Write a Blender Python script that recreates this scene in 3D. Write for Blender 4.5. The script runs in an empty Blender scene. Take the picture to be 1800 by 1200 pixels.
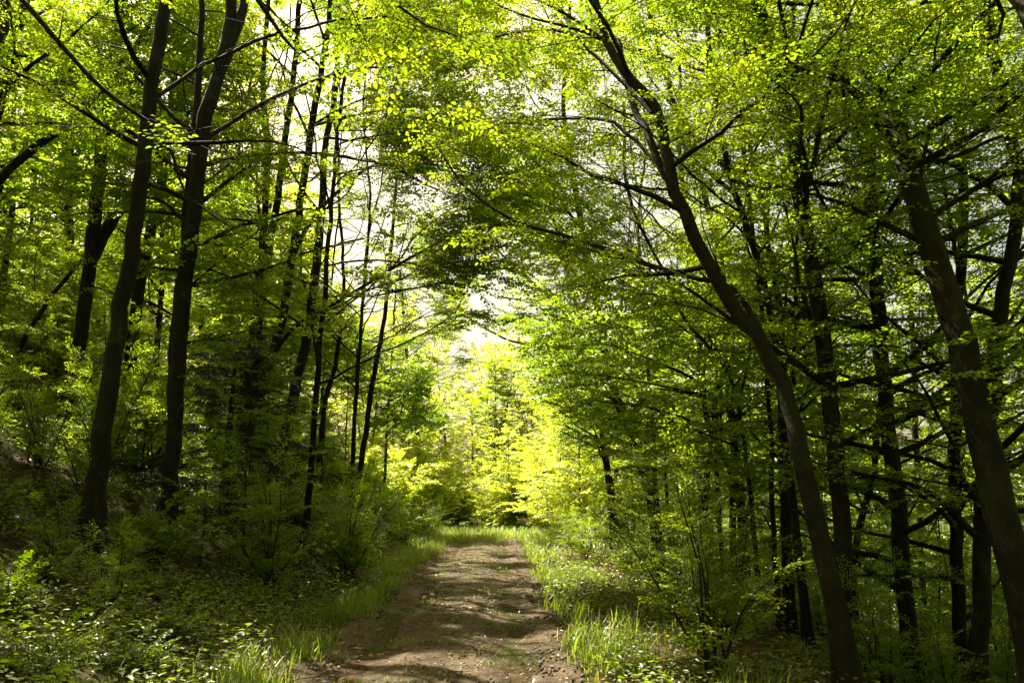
import bpy, math, random
import numpy as np
from mathutils import Vector

R = math.radians
C = bpy.context.scene
random.seed(7)
rng = np.random.default_rng(11)

# ------------------------------------------------------------------ camera, sky, sun, exposure
PITCH = math.atan(305 / 1400)
EYE = 1.6
cd = bpy.data.cameras.new('camera'); cam = bpy.data.objects.new('camera', cd); C.collection.objects.link(cam)
cam.location = (0, 0, EYE); cam.rotation_euler = (math.pi / 2 + PITCH, 0, 0)
cd.lens = 28; cd.sensor_width = 36; cd.clip_start = 0.05; cd.clip_end = 3000
C.camera = cam
SUN_AZ, SUN_EL = R(-40), R(56)            # azimuth from +Y, negative = to the left
C.world = bpy.data.worlds.new('World'); C.world.use_nodes = True
wn = C.world.node_tree; wn.nodes.clear()
sky = wn.nodes.new('ShaderNodeTexSky'); sky.sky_type = 'NISHITA'; sky.sun_disc = False
sky.sun_elevation = SUN_EL; sky.sun_rotation = SUN_AZ
sky.air_density = 1.0; sky.dust_density = 6.0; sky.ozone_density = 1.0
bg = wn.nodes.new('ShaderNodeBackground'); bg.inputs[1].default_value = 0.062
wo = wn.nodes.new('ShaderNodeOutputWorld')
wb = wn.nodes.new('ShaderNodeMix'); wb.data_type = 'RGBA'; wb.blend_type = 'MULTIPLY'; wb.inputs[0].default_value = 1
wb.inputs[7].default_value = (1.16, 1.0, .64, 1)      # warm white balance of the photograph
wn.links.new(sky.outputs[0], wb.inputs[6]); wn.links.new(wb.outputs[2], bg.inputs[0]); wn.links.new(bg.outputs[0], wo.inputs[0])
sd = bpy.data.lights.new('sun', 'SUN'); sd.energy = 5.0; sd.angle = R(0.53); sd.color = (1.0, 0.91, 0.70)
sun = bpy.data.objects.new('sun', sd); C.collection.objects.link(sun)
sdir = Vector((math.sin(SUN_AZ) * math.cos(SUN_EL), math.cos(SUN_AZ) * math.cos(SUN_EL), math.sin(SUN_EL)))
sun.rotation_euler = sdir.to_track_quat('Z', 'Y').to_euler()
C.view_settings.view_transform = 'Standard'; C.view_settings.look = 'None'
C.view_settings.exposure = 2.08; C.view_settings.gamma = 1
C.render.engine = 'CYCLES'
cy = C.cycles
cy.max_bounces = 8; cy.diffuse_bounces = 4; cy.glossy_bounces = 2; cy.transmission_bounces = 6
cy.transparent_max_bounces = 4; cy.caustics_reflective = False; cy.caustics_refractive = False
cy.use_denoising = True; cy.sample_clamp_indirect = 6.0
cy.use_adaptive_sampling = True; cy.adaptive_threshold = 0.02

# ------------------------------------------------------------------ helpers
def at(px, py, Y):
    """the point at distance Y ahead of the camera that the photograph shows at pixel px, py"""
    a, b = (px - 900) / 1400, (600 - py) / 1400
    dy = math.cos(PITCH) - b * math.sin(PITCH); dz = math.sin(PITCH) + b * math.cos(PITCH)
    t = Y / dy
    return np.array((a * t, Y, EYE + dz * t)), t

def sstep(a, b, v):
    t = np.clip((v - a) / (b - a), 0, 1); return t * t * (3 - 2 * t)

def path_x(y):
    y = np.asarray(y, float)
    return -0.6 - 0.015 * y - 0.035 * np.clip(y - 32, 0, 60) ** 2 * (y < 60) - 27.4 * (y >= 60)

def vnoise(x, y, s, seed=0):
    """smooth value noise"""
    x = np.asarray(x, float) / s; y = np.asarray(y, float) / s
    xi, yi = np.floor(x), np.floor(y); fx, fy = x - xi, y - yi
    fx = fx * fx * (3 - 2 * fx); fy = fy * fy * (3 - 2 * fy)
    def h(i, j):
        v = np.sin(i * 127.1 + j * 311.7 + seed * 74.7) * 43758.5453
        return v - np.floor(v)
    return (h(xi, yi) * (1 - fx) + h(xi + 1, yi) * fx) * (1 - fy) + (h(xi, yi + 1) * (1 - fx) + h(xi + 1, yi + 1) * fx) * fy

def ground(x, y):
    x = np.asarray(x, float); y = np.asarray(y, float)
    yc = np.clip(y, -10, 200)
    pc = -0.6 - 0.015 * np.clip(y, -10, 45)
    u = x - pc
    z = 0.021 * np.clip(yc, -10, 34) - 0.004 * np.clip(yc - 34, 0, 60)
    ul = np.clip(-u - 1.75, 0, None)
    s = 0.34 + 0.5 * sstep(8, 24, yc)
    s = s * (1 - 0.75 * sstep(31, 38, yc))
    far = 1 - 0.65 * sstep(30, 42, yc)
    z = z + s * (np.minimum(ul, 2.2) - 0.35 * (1 - np.exp(-ul / 0.35)) * 1.0 * (ul < 99)) * 1.0
    z = z + far * (0.46 * np.clip(ul - 2.2, 0, 12) + 0.2 * np.clip(ul - 14.2, 0, 60))
    ur = np.clip(u - 3.3, 0, None)
    k = 0.30 - 0.12 * sstep(12, 22, yc)
    k = k * (1 - 0.6 * sstep(34, 50, yc))
    z = z - k * np.minimum(ur, 18) - 0.05 * np.clip(ur - 18, 0, 40)
    und = sstep(1.6, 3.2, np.abs(u))
    z = z + und * (0.35 * (vnoise(x, y, 3.1, 1) - .5) + 0.16 * (vnoise(x, y, 0.9, 2) - .5)) + 0.03 * (vnoise(x, y, .45, 3) - .5)
    return z

def gz(x, y): return float(ground(x, y))

def meshobj(name, verts, quads, mats, mat_idx=None, tint=None, parent=None, smooth=False, tris=None):
    me = bpy.data.meshes.new(name)
    verts = np.ascontiguousarray(verts, np.float32); quads = np.ascontiguousarray(quads, np.int32)
    nq = len(quads)
    me.vertices.add(len(verts)); me.vertices.foreach_set('co', verts.ravel())
    me.loops.add(nq * 4); me.loops.foreach_set('vertex_index', quads.ravel())
    me.polygons.add(nq); me.polygons.foreach_set('loop_start', np.arange(nq, dtype=np.int32) * 4)
    if mat_idx is not None: me.polygons.foreach_set('material_index', np.ascontiguousarray(mat_idx, np.int32))
    if smooth: me.polygons.foreach_set('use_smooth', np.ones(nq, bool))
    elif mat_idx is not None: me.polygons.foreach_set('use_smooth', np.asarray(mat_idx) == 1)
    else: me.polygons.foreach_set('use_smooth', np.zeros(nq, bool))
    me.update(calc_edges=True)
    if tint is not None:
        at_ = me.attributes.new('tint', 'FLOAT', 'FACE'); at_.data.foreach_set('value', np.ascontiguousarray(tint, np.float32))
    for m in mats: me.materials.append(m)
    o = bpy.data.objects.new(name, me); C.collection.objects.link(o)
    if parent is not None: o.parent = parent
    return o

class Geo:
    """collects quads"""
    def __init__(s): s.v = []; s.q = []; s.m = []; s.t = []; s.n = 0
    def add(s, v, q, m=0, t=None):
        v = np.asarray(v, np.float32).reshape(-1, 3); q = np.asarray(q, np.int64).reshape(-1, 4)
        s.v.append(v); s.q.append(q + s.n); s.m.append(np.full(len(q), m, np.int32) if np.isscalar(m) else m)
        s.t.append(np.full(len(q), .5, np.float32) if t is None else t); s.n += len(v)
    def build(s, name, mats, parent=None, smooth=False):
        if not s.v: return None
        return meshobj(name, np.vstack(s.v), np.vstack(s.q), mats, np.concatenate(s.m), np.concatenate(s.t), parent, smooth)

def empty(name, loc, label=None, cat=None, group=None):
    o = bpy.data.objects.new(name, None); C.collection.objects.link(o); o.location = loc
    o.empty_display_size = .3
    tag(o, label, cat, group); return o

def tag(o, label=None, cat=None, group=None, kind=None):
    if label: o['label'] = label
    if cat: o['category'] = cat
    if group: o['group'] = group
    if kind: o['kind'] = kind
    return o

def resample(pts, rad, step):
    pts = np.asarray(pts, float); rad = np.asarray(rad, float)
    n0 = len(pts)
    if n0 > 2:   # catmull-rom
        P = np.vstack((2 * pts[0] - pts[1], pts, 2 * pts[-1] - pts[-2])); out = []; ro = []
        for i in range(1, n0):
            p0, p1, p2, p3 = P[i - 1], P[i], P[i + 1], P[i + 2]
            k = max(2, int(np.linalg.norm(p2 - p1) / step))
            for t in np.arange(k) / k:
                out.append(.5 * ((2 * p1) + (-p0 + p2) * t + (2 * p0 - 5 * p1 + 4 * p2 - p3) * t * t + (-p0 + 3 * p1 - 3 * p2 + p3) * t ** 3))
                ro.append(rad[i - 1] * (1 - t) + rad[i] * t)
        out.append(pts[-1]); ro.append(rad[-1])
        return np.array(out), np.array(ro)
    k = max(2, int(np.linalg.norm(pts[1] - pts[0]) / step)); t = np.arange(k + 1)[:, None] / k
    return pts[0] * (1 - t) + pts[1] * t, rad[0] * (1 - t[:, 0]) + rad[1] * t[:, 0]

def tube(pts, rad, sides, lump=0.0, seed=0, flare=None):
    pts = np.asarray(pts, float); n = len(pts)
    tg = np.gradient(pts, axis=0); tg /= np.linalg.norm(tg, axis=1)[:, None] + 1e-9
    ref = np.array((0.3, 1, 0.1)) if abs(tg[0][1]) < .8 else np.array((1., 0.1, 0))
    u = np.cross(tg, ref); u /= np.linalg.norm(u, axis=1)[:, None] + 1e-9
    w = np.cross(tg, u)
    a = np.arange(sides) / sides * 2 * math.pi
    r = np.asarray(rad, float)[:, None] * np.ones((1, sides))
    if lump:
        L = np.arange(n)[:, None]
        r = r * (1 + lump * (np.sin(a * 2 + L * .23 + seed) * .6 + np.sin(a * 3 - L * .31 + seed * 2.1) * .5 + (vnoise(L * 1.0, a[None] * 1.3 + seed, 1.7, seed) - .5) * 1.1))
    if flare is not None: r = r * (1 + flare[:, None] * (np.cos(a * 4 + seed) + .6 * np.cos(a * 3 - seed * 1.7))[None])
    v = pts[:, None] + r[..., None] * (np.cos(a)[None, :, None] * u[:, None] + np.sin(a)[None, :, None] * w[:, None])
    i = np.arange(n - 1)[:, None] * sides; j = np.arange(sides)[None]; j2 = (j + 1) % sides
    q = np.stack((i + j, i + j2, i + sides + j2, i + sides + j), -1).reshape(-1, 4)
    return v.reshape(-1, 3), q

# ------------------------------------------------------------------ materials
def newmat(name):
    m = bpy.data.materials.new(name); m.use_nodes = True; m.node_tree.nodes.clear(); return m, m.node_tree.nodes, m.node_tree.links

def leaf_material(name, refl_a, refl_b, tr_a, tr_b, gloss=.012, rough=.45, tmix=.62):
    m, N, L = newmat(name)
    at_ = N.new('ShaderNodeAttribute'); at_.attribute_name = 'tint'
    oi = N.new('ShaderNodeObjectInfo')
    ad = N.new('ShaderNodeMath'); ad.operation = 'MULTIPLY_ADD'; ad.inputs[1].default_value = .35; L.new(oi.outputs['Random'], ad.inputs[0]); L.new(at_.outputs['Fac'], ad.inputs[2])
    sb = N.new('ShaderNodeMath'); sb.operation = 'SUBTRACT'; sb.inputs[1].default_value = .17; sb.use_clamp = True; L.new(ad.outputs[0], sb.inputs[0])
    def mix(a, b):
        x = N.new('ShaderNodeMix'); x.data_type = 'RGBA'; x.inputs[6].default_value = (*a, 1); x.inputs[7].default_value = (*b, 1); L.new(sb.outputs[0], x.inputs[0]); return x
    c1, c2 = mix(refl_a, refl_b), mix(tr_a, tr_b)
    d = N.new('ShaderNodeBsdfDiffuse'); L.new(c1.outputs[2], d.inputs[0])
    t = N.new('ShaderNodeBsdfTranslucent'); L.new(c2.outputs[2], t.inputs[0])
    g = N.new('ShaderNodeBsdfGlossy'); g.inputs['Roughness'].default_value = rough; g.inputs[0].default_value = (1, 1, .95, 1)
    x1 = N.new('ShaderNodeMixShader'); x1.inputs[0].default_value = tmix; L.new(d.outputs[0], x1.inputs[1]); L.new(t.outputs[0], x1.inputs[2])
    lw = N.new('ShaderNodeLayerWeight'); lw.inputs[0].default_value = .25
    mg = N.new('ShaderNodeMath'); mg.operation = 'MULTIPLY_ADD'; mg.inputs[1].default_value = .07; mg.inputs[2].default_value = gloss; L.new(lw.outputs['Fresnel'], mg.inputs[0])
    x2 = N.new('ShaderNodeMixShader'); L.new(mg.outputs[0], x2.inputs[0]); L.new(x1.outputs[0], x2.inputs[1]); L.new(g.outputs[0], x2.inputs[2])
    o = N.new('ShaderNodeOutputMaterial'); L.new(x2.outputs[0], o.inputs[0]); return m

def noise(N, L, coord, scale, detail=5, rough=.6):
    n = N.new('ShaderNodeTexNoise'); n.inputs['Scale'].default_value = scale; n.inputs['Detail'].default_value = detail; n.inputs['Roughness'].default_value = rough
    L.new(coord, n.inputs['Vector']); return n

def ramp(N, L, fac, stops):
    r = N.new('ShaderNodeValToRGB'); e = r.color_ramp.elements
    while len(e) < len(stops): e.new(.5)
    for k, (p, c) in enumerate(stops): e[k].position = p; e[k].color = (*c, 1) if len(c) == 3 else c
    L.new(fac, r.inputs[0]); return r

def bark_material(name, c0, c1, c2, moss=.35):
    m, N, L = newmat(name)
    tc = N.new('ShaderNodeTexCoord'); mp = N.new('ShaderNodeMapping'); mp.inputs['Scale'].default_value = (1, 1, .22)
    L.new(tc.outputs['Object'], mp.inputs[0])
    n1 = noise(N, L, mp.outputs[0], 14, 8, .65); n2 = noise(N, L, tc.outputs['Object'], 1.6, 4); n3 = noise(N, L, tc.outputs['Object'], 5, 6, .7)
    r1 = ramp(N, L, n1.outputs[0], [(.25, c0), (.5, c1), (.75, c2)])
    rm = ramp(N, L, n2.outputs[0], [(.48, (0, 0, 0)), (.68, (1, 1, 1))])
    mm = N.new('ShaderNodeMath'); mm.operation = 'MULTIPLY'; mm.inputs[1].default_value = moss; L.new(rm.outputs[0], mm.inputs[0])
    x = N.new('ShaderNodeMix'); x.data_type = 'RGBA'; L.new(mm.outputs[0], x.inputs[0]); L.new(r1.outputs[0], x.inputs[6]); x.inputs[7].default_value = (.04, .055, .012, 1)
    n5 = noise(N, L, tc.outputs['Object'], 3.3, 9, .75); rl = ramp(N, L, n5.outputs[0], [(.56, (0, 0, 0)), (.63, (.55, .55, .55))])
    xl = N.new('ShaderNodeMix'); xl.data_type = 'RGBA'; L.new(rl.outputs[0], xl.inputs[0]); L.new(x.outputs[2], xl.inputs[6]); xl.inputs[7].default_value = (.06, .055, .035, 1); x = xl
    ad = N.new('ShaderNodeMath'); ad.operation = 'ADD'; L.new(n1.outputs[0], ad.inputs[0]); L.new(n3.outputs[0], ad.inputs[1])
    b = N.new('ShaderNodeBump'); b.inputs['Strength'].default_value = .8; b.inputs['Distance'].default_value = .03; L.new(ad.outputs[0], b.inputs['Height'])
    p = N.new('ShaderNodeBsdfPrincipled'); p.inputs['Roughness'].default_value = .85; p.inputs['Specular IOR Level'].default_value = .25
    L.new(x.outputs[2], p.inputs['Base Color']); L.new(b.outputs[0], p.inputs['Normal'])
    o = N.new('ShaderNodeOutputMaterial'); L.new(p.outputs[0], o.inputs[0]); return m

LEAF = leaf_material('beech_leaf', (.05, .095, .006), (.10, .14, .010), (.18, .34, .005), (.48, .59, .014))
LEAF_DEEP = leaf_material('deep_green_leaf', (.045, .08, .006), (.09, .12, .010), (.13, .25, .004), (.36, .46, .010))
LEAF_SUNLIT = leaf_material('sunlit_leaf', (.10, .16, .016), (.22, .26, .04), (.46, .60, .02), (.78, .82, .08))  # yellow-green leaf, its colour brightened to look sunlit in the clearing and beyond
NEEDLE = leaf_material('spruce_needle', (.015, .03, .008), (.03, .05, .012), (.02, .04, .005), (.05, .08, .01), tmix=.25)
GRASS = leaf_material('grass_blade', (.03, .08, .007), (.10, .13, .015), (.09, .27, .006), (.44, .46, .04))
DRY = leaf_material('dry_leaf', (.10, .045, .018), (.26, .13, .055), (.12, .05, .015), (.26, .13, .05), tmix=.25, gloss=.03)
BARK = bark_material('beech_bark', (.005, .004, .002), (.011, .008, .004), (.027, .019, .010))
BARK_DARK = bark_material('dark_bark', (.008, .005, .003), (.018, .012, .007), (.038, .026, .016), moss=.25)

def ground_material():
    m, N, L = newmat('forest_floor')
    tc = N.new('ShaderNodeTexCoord'); co = tc.outputs['Object']
    n1 = noise(N, L, co, 9, 8, .7); n2 = noise(N, L, co, .55, 4, .6); n3 = noise(N, L, co, 45, 4, .7)
    r1 = ramp(N, L, n1.outputs[0], [(.3, (.02, .012, .007)), (.48, (.05, .032, .017)), (.62, (.085, .056, .03)), (.8, (.16, .11, .06))])
    r2 = ramp(N, L, n2.outputs[0], [(.42, (0, 0, 0)), (.58, (1, 1, 1))])
    rg = ramp(N, L, n3.outputs[0], [(.3, (.02, .04, .008)), (.7, (.08, .11, .018))])
    # meadow beyond the wood
    sp = N.new('ShaderNodeSeparateXYZ'); L.new(co, sp.inputs[0])
    mr = N.new('ShaderNodeMapRange'); mr.inputs[1].default_value = 22; mr.inputs[2].default_value = 30; L.new(sp.outputs[0], mr.inputs[0])
    mr2 = N.new('ShaderNodeMapRange'); mr2.inputs[1].default_value = 31; mr2.inputs[2].default_value = 35; L.new(sp.outputs[1], mr2.inputs[0])
    mx = N.new('ShaderNodeMath'); mx.operation = 'MAXIMUM'; L.new(mr.outputs[0], mx.inputs[0]); L.new(mr2.outputs[0], mx.inputs[1])
    m2 = N.new('ShaderNodeMath'); m2.operation = 'MULTIPLY'; m2.inputs[1].default_value = .55; L.new(r2.outputs[0], m2.inputs[0])
    m3 = N.new('ShaderNodeMath'); m3.operation = 'MAXIMUM'; L.new(m2.outputs[0], m3.inputs[0]); L.new(mx.outputs[0], m3.inputs[1])
    x = N.new('ShaderNodeMix'); x.data_type = 'RGBA'; L.new(m3.outputs[0], x.inputs[0]); L.new(r1.outputs[0], x.inputs[6]); L.new(rg.outputs[0], x.inputs[7])
    b = N.new('ShaderNodeBump'); b.inputs['Strength'].default_value = 1; b.inputs['Distance'].default_value = .05; L.new(n1.outputs[0], b.inputs['Height'])
    p = N.new('ShaderNodeBsdfPrincipled'); p.inputs['Roughness'].default_value = .95; p.inputs['Specular IOR Level'].default_value = .1
    L.new(x.outputs[2], p.inputs['Base Color']); L.new(b.outputs[0], p.inputs['Normal'])
    o = N.new('ShaderNodeOutputMaterial'); L.new(p.outputs[0], o.inputs[0]); return m

def path_material():
    m, N, L = newmat('path_earth')
    tc = N.new('ShaderNodeTexCoord'); co = tc.outputs['Object']
    n1 = noise(N, L, co, 3.2, 8, .7); n2 = noise(N, L, co, 28, 6, .75); n3 = noise(N, L, co, 90, 3, .7)
    vo = N.new('ShaderNodeTexVoronoi'); vo.inputs['Scale'].default_value = 26; L.new(co, vo.inputs['Vector'])
    r1 = ramp(N, L, n1.outputs[0], [(.3, (.06, .044, .028)), (.5, (.135, .102, .068)), (.72, (.25, .195, .135))])
    r2 = ramp(N, L, n2.outputs[0], [(.3, (.35, .33, .3)), (.5, (.8, .78, .75)), (.7, (1.35, 1.3, 1.25))])
    mu = N.new('ShaderNodeMix'); mu.data_type = 'RGBA'; mu.blend_type = 'MULTIPLY'; mu.inputs[0].default_value = 1; L.new(r1.outputs[0], mu.inputs[6]); L.new(r2.outputs[0], mu.inputs[7])
    # mossy grassy middle strip
    at_ = N.new('ShaderNodeAttribute'); at_.attribute_name = 'tint'
    n4 = noise(N, L, co, 2.1, 6, .75)
    ml = N.new('ShaderNodeMath'); ml.operation = 'MULTIPLY'; L.new(at_.outputs['Fac'], ml.inputs[0]); L.new(n4.outputs[0], ml.inputs[1])
    rr = ramp(N, L, ml.outputs[0], [(.34, (0, 0, 0)), (.56, (.8, .8, .8))])
    x = N.new('ShaderNodeMix'); x.data_type = 'RGBA'; L.new(rr.outputs[0], x.inputs[0]); L.new(mu.outputs[2], x.inputs[6]); x.inputs[7].default_value = (.06, .085, .014, 1)
    ad = N.new('ShaderNodeMath'); ad.operation = 'MULTIPLY_ADD'; ad.inputs[1].default_value = .35; L.new(n3.outputs[0], ad.inputs[0]); L.new(n2.outputs[0], ad.inputs[2])
    ad2 = N.new('ShaderNodeMath'); ad2.operation = 'MULTIPLY_ADD'; ad2.inputs[1].default_value = -.5; L.new(vo.outputs['Distance'], ad2.inputs[0]); L.new(ad.outputs[0], ad2.inputs[2])
    b = N.new('ShaderNodeBump'); b.inputs['Strength'].default_value = 1; b.inputs['Distance'].default_value = .035; L.new(ad2.outputs[0], b.inputs['Height'])
    p = N.new('ShaderNodeBsdfPrincipled'); p.inputs['Roughness'].default_value = .9; p.inputs['Specular IOR Level'].default_value = .15
    L.new(x.outputs[2], p.inputs['Base Color']); L.new(b.outputs[0], p.inputs['Normal'])
    o = N.new('ShaderNodeOutputMaterial'); L.new(p.outputs[0], o.inputs[0]); return m

GROUND, PATH = ground_material(), path_material()

# ------------------------------------------------------------------ ground and path
def axis(breaks):
    out = []
    for a, b, s in breaks: out.extend(np.arange(a, b, s))
    out.append(breaks[-1][1]); return np.array(out)
xs = axis([(-900, -100, 60), (-100, -30, 4), (-30, -12, .8), (-12, 8, .16), (8, 30, .8), (30, 120, 4), (120, 900, 60)])
ys = axis([(-300, -20, 30), (-20, 2, 1.2), (2, 22, .16), (22, 50, .4), (50, 140, 4), (140, 1500, 80)])
X, Y = np.meshgrid(xs, ys); nx, ny = len(xs), len(ys)
Z = ground(X, Y)
i = np.arange(ny - 1)[:, None] * nx; j = np.arange(nx - 1)[None]
Q = np.stack((i + j, i + j + 1, i + nx + j + 1, i + nx + j), -1).reshape(-1, 4)
tag(meshobj('ground', np.stack((X, Y, Z), -1).reshape(-1, 3), Q, [GROUND], smooth=True), kind='structure')

py_ = np.arange(-4, 44, .09); k = np.linspace(-1, 1, 45)
PX = path_x(py_)[:, None] + (1.42 + .42 * (vnoise(py_, py_ * 0, 1.3, 5) - .5) + .34 * (vnoise(py_, py_ * 0, .35, 6) - .5))[:, None] * k[None]
PY = py_[:, None] + 0 * k[None]
rut = -.055 * (np.exp(-((np.abs(k) - .52) / .2) ** 2))[None] + .02 * np.exp(-(k / .2) ** 2)[None]
edge = -.09 * sstep(.86, 1.0, np.abs(k))[None]
PZ = ground(PX, PY) + .045 + rut + edge + .02 * (vnoise(PX, PY, .3, 9) - .5) + .012 * (vnoise(PX, PY, .12, 10) - .5)
n = len(k); i = np.arange(len(py_) - 1)[:, None] * n; j = np.arange(n - 1)[None]
Q = np.stack((i + j, i + j + 1, i + n + j + 1, i + n + j), -1).reshape(-1, 4)
strip = np.exp(-(k / .24) ** 2)[None] * (0.45 + .65 * vnoise(PX, PY, 1.1, 12)) + .9 * sstep(.8, 1, np.abs(k))[None] + sstep(31, 34, PY)
tag(meshobj('path', np.stack((PX, PY, PZ), -1).reshape(-1, 3), Q, [PATH], tint=strip[:-1, :-1].ravel(), smooth=True), kind='structure')

# ------------------------------------------------------------------ leaf sprays
def leaf_quads(P, D, Nn, length, width, lod):
    """P base (n,3), D direction, Nn normal -> verts, quads; lod 0 = six-sided folded leaf, 1 = one kite"""
    n = len(P); S = np.cross(Nn, D); S /= np.linalg.norm(S, axis=1)[:, None] + 1e-9
    L_ = length[:, None]; W = width[:, None]
    if lod == 1:
        v = np.stack((P, P + D * L_ * .45 + S * W * .55, P + D * L_, P + D * L_ * .45 - S * W * .55), 1)
        q = np.arange(n)[:, None] * 4 + np.arange(4)[None]
        return v.reshape(-1, 3), q
    dr = Nn * (W * .16); dn = Nn * (L_ * .10)
    v = np.stack((P, P + D * L_ * .28 + S * W * .46 + dr, P + D * L_ * .68 + S * W * .40 + dr - dn * .5, P + D * L_ - dn,
                  P + D * L_ * .68 - S * W * .40 + dr - dn * .5, P + D * L_ * .28 - S * W * .46 + dr), 1)
    b = np.arange(n)[:, None] * 6
    q = np.concatenate((b + np.array([[0, 1, 2, 3]]), b + np.array([[0, 3, 4, 5]])), 1).reshape(-1, 4)
    return v.reshape(-1, 3), q

def norm(a): return a / (np.linalg.norm(a, axis=-1, keepdims=True) + 1e-9)

def spray_template(rs, lod, leaf=.074, nside=9, L=1.0, spread=.42, droop=.12, width=.62, jitter=.35):
    """a flat beech-like twig system along +X, length L"""
    P = []; D = []; G = Geo()
    def twig(p0, d, ln, r, step):
        k = max(3, int(ln / .12)); pts = [p0]; dd = d.copy()
        for _ in range(k):
            dd = norm(dd + rs.normal(0, .07, 3) + np.array((0, 0, -droop * .18))); pts.append(pts[-1] + dd * ln / k)
        pts = np.array(pts)
        v, q = tube(pts[::2] if lod else pts, np.linspace(r, r * .3, len(pts[::2] if lod else pts)), 3)
        G.add(v, q, 1)
        s = 1; m = int(ln / step)
        for a in range(1, m + 1):
            f = a / m * k; i0 = min(int(f), k - 1); p = pts[i0] + (pts[i0 + 1] - pts[i0]) * (f - i0); d0 = norm(pts[i0 + 1] - pts[i0])
            sd_ = norm(np.cross((0, 0, 1), d0)) * s; s = -s
            P.append(p); D.append(norm(d0 * .75 + sd_ * .85 + rs.normal(0, .22, 3) + np.array((0, 0, -.12))))
        return pts
    main = twig(np.zeros(3), np.array((1., 0, 0)), L, .006, .055)
    s = 1
    for a in range(nside):
        f = (.12 + .8 * a / nside) * (len(main) - 1); i0 = int(f); p = main[i0] + (main[i0 + 1] - main[i0]) * (f - i0)
        d = norm(np.array((.75, s * .75, .0)) + rs.normal(0, .12, 3)); s = -s
        twig(p, d, L * spread * (1.05 - .75 * a / nside) * rs.uniform(.7, 1.2), .003, .05)
    P = np.array(P); D = np.array(D); nn = len(P)
    Nn = norm(np.array((0, 0, 1.)) + rs.normal(0, jitter, (nn, 3))); Nn = norm(Nn - D * (Nn * D).sum(1)[:, None])
    ln = leaf * rs.uniform(.65, 1.25, nn)
    v, q = leaf_quads(P, D, Nn, ln, ln * width, lod)
    per = 1 if lod else 2
    tt = np.repeat(np.clip(rs.normal(.5, .22, nn), 0, 1), per).astype(np.float32)
    G.add(v, q, 0, tt)
    return np.vstack(G.v), np.vstack(G.q), np.concatenate(G.m), np.concatenate(G.t)

rs0 = np.random.default_rng(5)
SP_NEAR = [spray_template(rs0, 0, nside=11) for _ in range(8)]
SP_MID = [spray_template(rs0, 1, leaf=.105, nside=8, jitter=.55) for _ in range(8)]
SP_FAR = [spray_template(rs0, 1, leaf=.17, nside=5, spread=.5, jitter=.5) for _ in range(8)]
SP_BIG = [spray_template(rs0, 0, leaf=.11, nside=6, spread=.45, width=.7, droop=.3) for _ in range(6)]
def needle_template(rs):
    G = Geo(); P = []; D = []
    def tw(p0, d, ln):
        k = int(ln / .016)
        pts = p0 + d[None] * np.linspace(0, ln, 5)[:, None] + np.array((0, 0, -.10 * ln)) * (np.linspace(0, 1, 5)[:, None] ** 2)
        v, q = tube(pts, np.linspace(.006, .002, 5), 3); G.add(v, q, 1)
        for a in range(k):
            f = a / k; p = p0 + d * ln * f + np.array((0, 0, -.10 * ln * f * f)); sd_ = norm(np.cross((0, 0, 1), d))
            ang = rs.uniform(0, 2 * math.pi)
            P.append(p); D.append(norm(d * .7 + sd_ * math.cos(ang) + np.array((0, 0, math.sin(ang) * .6))))
    tw(np.zeros(3), np.array((1., 0, 0)), 1.0); s = 1
    for a in range(14):
        tw(np.array((.06 + .062 * a, 0, -.1 * (.06 + .062 * a) ** 2)), norm(np.array((.7, s * .7, -.15))), .42 * (1.1 - .06 * a)); s = -s
    P = np.array(P); D = np.array(D); Nn = norm(rs.normal(0, 1, (len(P), 3))); Nn = norm(Nn - D * (Nn * D).sum(1)[:, None])
    ln = np.full(len(P), .05); v, q = leaf_quads(P, D, Nn, ln, ln * .3, 1); G.add(v, q, 0, rs.uniform(0, 1, len(P)).astype(np.float32))
    return np.vstack(G.v), np.vstack(G.q), np.concatenate(G.m), np.concatenate(G.t)
SP_NEEDLE = [needle_template(rs0) for _ in range(4)]

class Crown:
    """collects spray placements (pos, dir, scale) and writes them into one mesh"""
    def __init__(s): s.p = []; s.d = []; s.s = []; s.g = Geo()
    def spray(s, p, d, sc): s.p.append(p); s.d.append(d); s.s.append(sc)
    def finish(s, name, temps, mats, parent, rs, keep=None, roll=.22, origin=(0, 0, 0)):
        G = s.g
        if s.p:
            P = np.array(s.p); D = norm(np.array(s.d)); S = np.array(s.s)
            if keep is not None:
                k = keep(P + D * S[:, None] * .5); P, D, S = P[k], D[k], S[k]
            which = rs.integers(0, len(temps), len(P))
            Yv = norm(np.cross((0, 0, 1.), D)); Zv = np.cross(D, Yv)
            r = rs.normal(0, roll, len(P)); c, sn = np.cos(r)[:, None], np.sin(r)[:, None]
            Y2 = Yv * c + Zv * sn; Z2 = -Yv * sn + Zv * c
            M = np.stack((D, Y2, Z2), 2) * S[:, None, None]
            shift = rs.normal(0, .15, len(P))
            for w in range(len(temps)):
                sel = np.where(which == w)[0]
                if not len(sel): continue
                tv, tq, tm, tt = temps[w]
                v = np.einsum('nij,vj->nvi', M[sel], tv) + P[sel][:, None]
                q = (tq[None] + np.arange(len(sel))[:, None, None] * len(tv)).reshape(-1, 4)
                G.add(v.reshape(-1, 3), q, np.tile(tm, len(sel)), np.clip(np.tile(tt, len(sel)) + np.repeat(shift[sel], len(tq)), 0, 1).astype(np.float32))
        for a in range(len(G.v)): G.v[a] = G.v[a] - np.asarray(origin, np.float32)
        return G.build(name, mats, parent)

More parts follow.
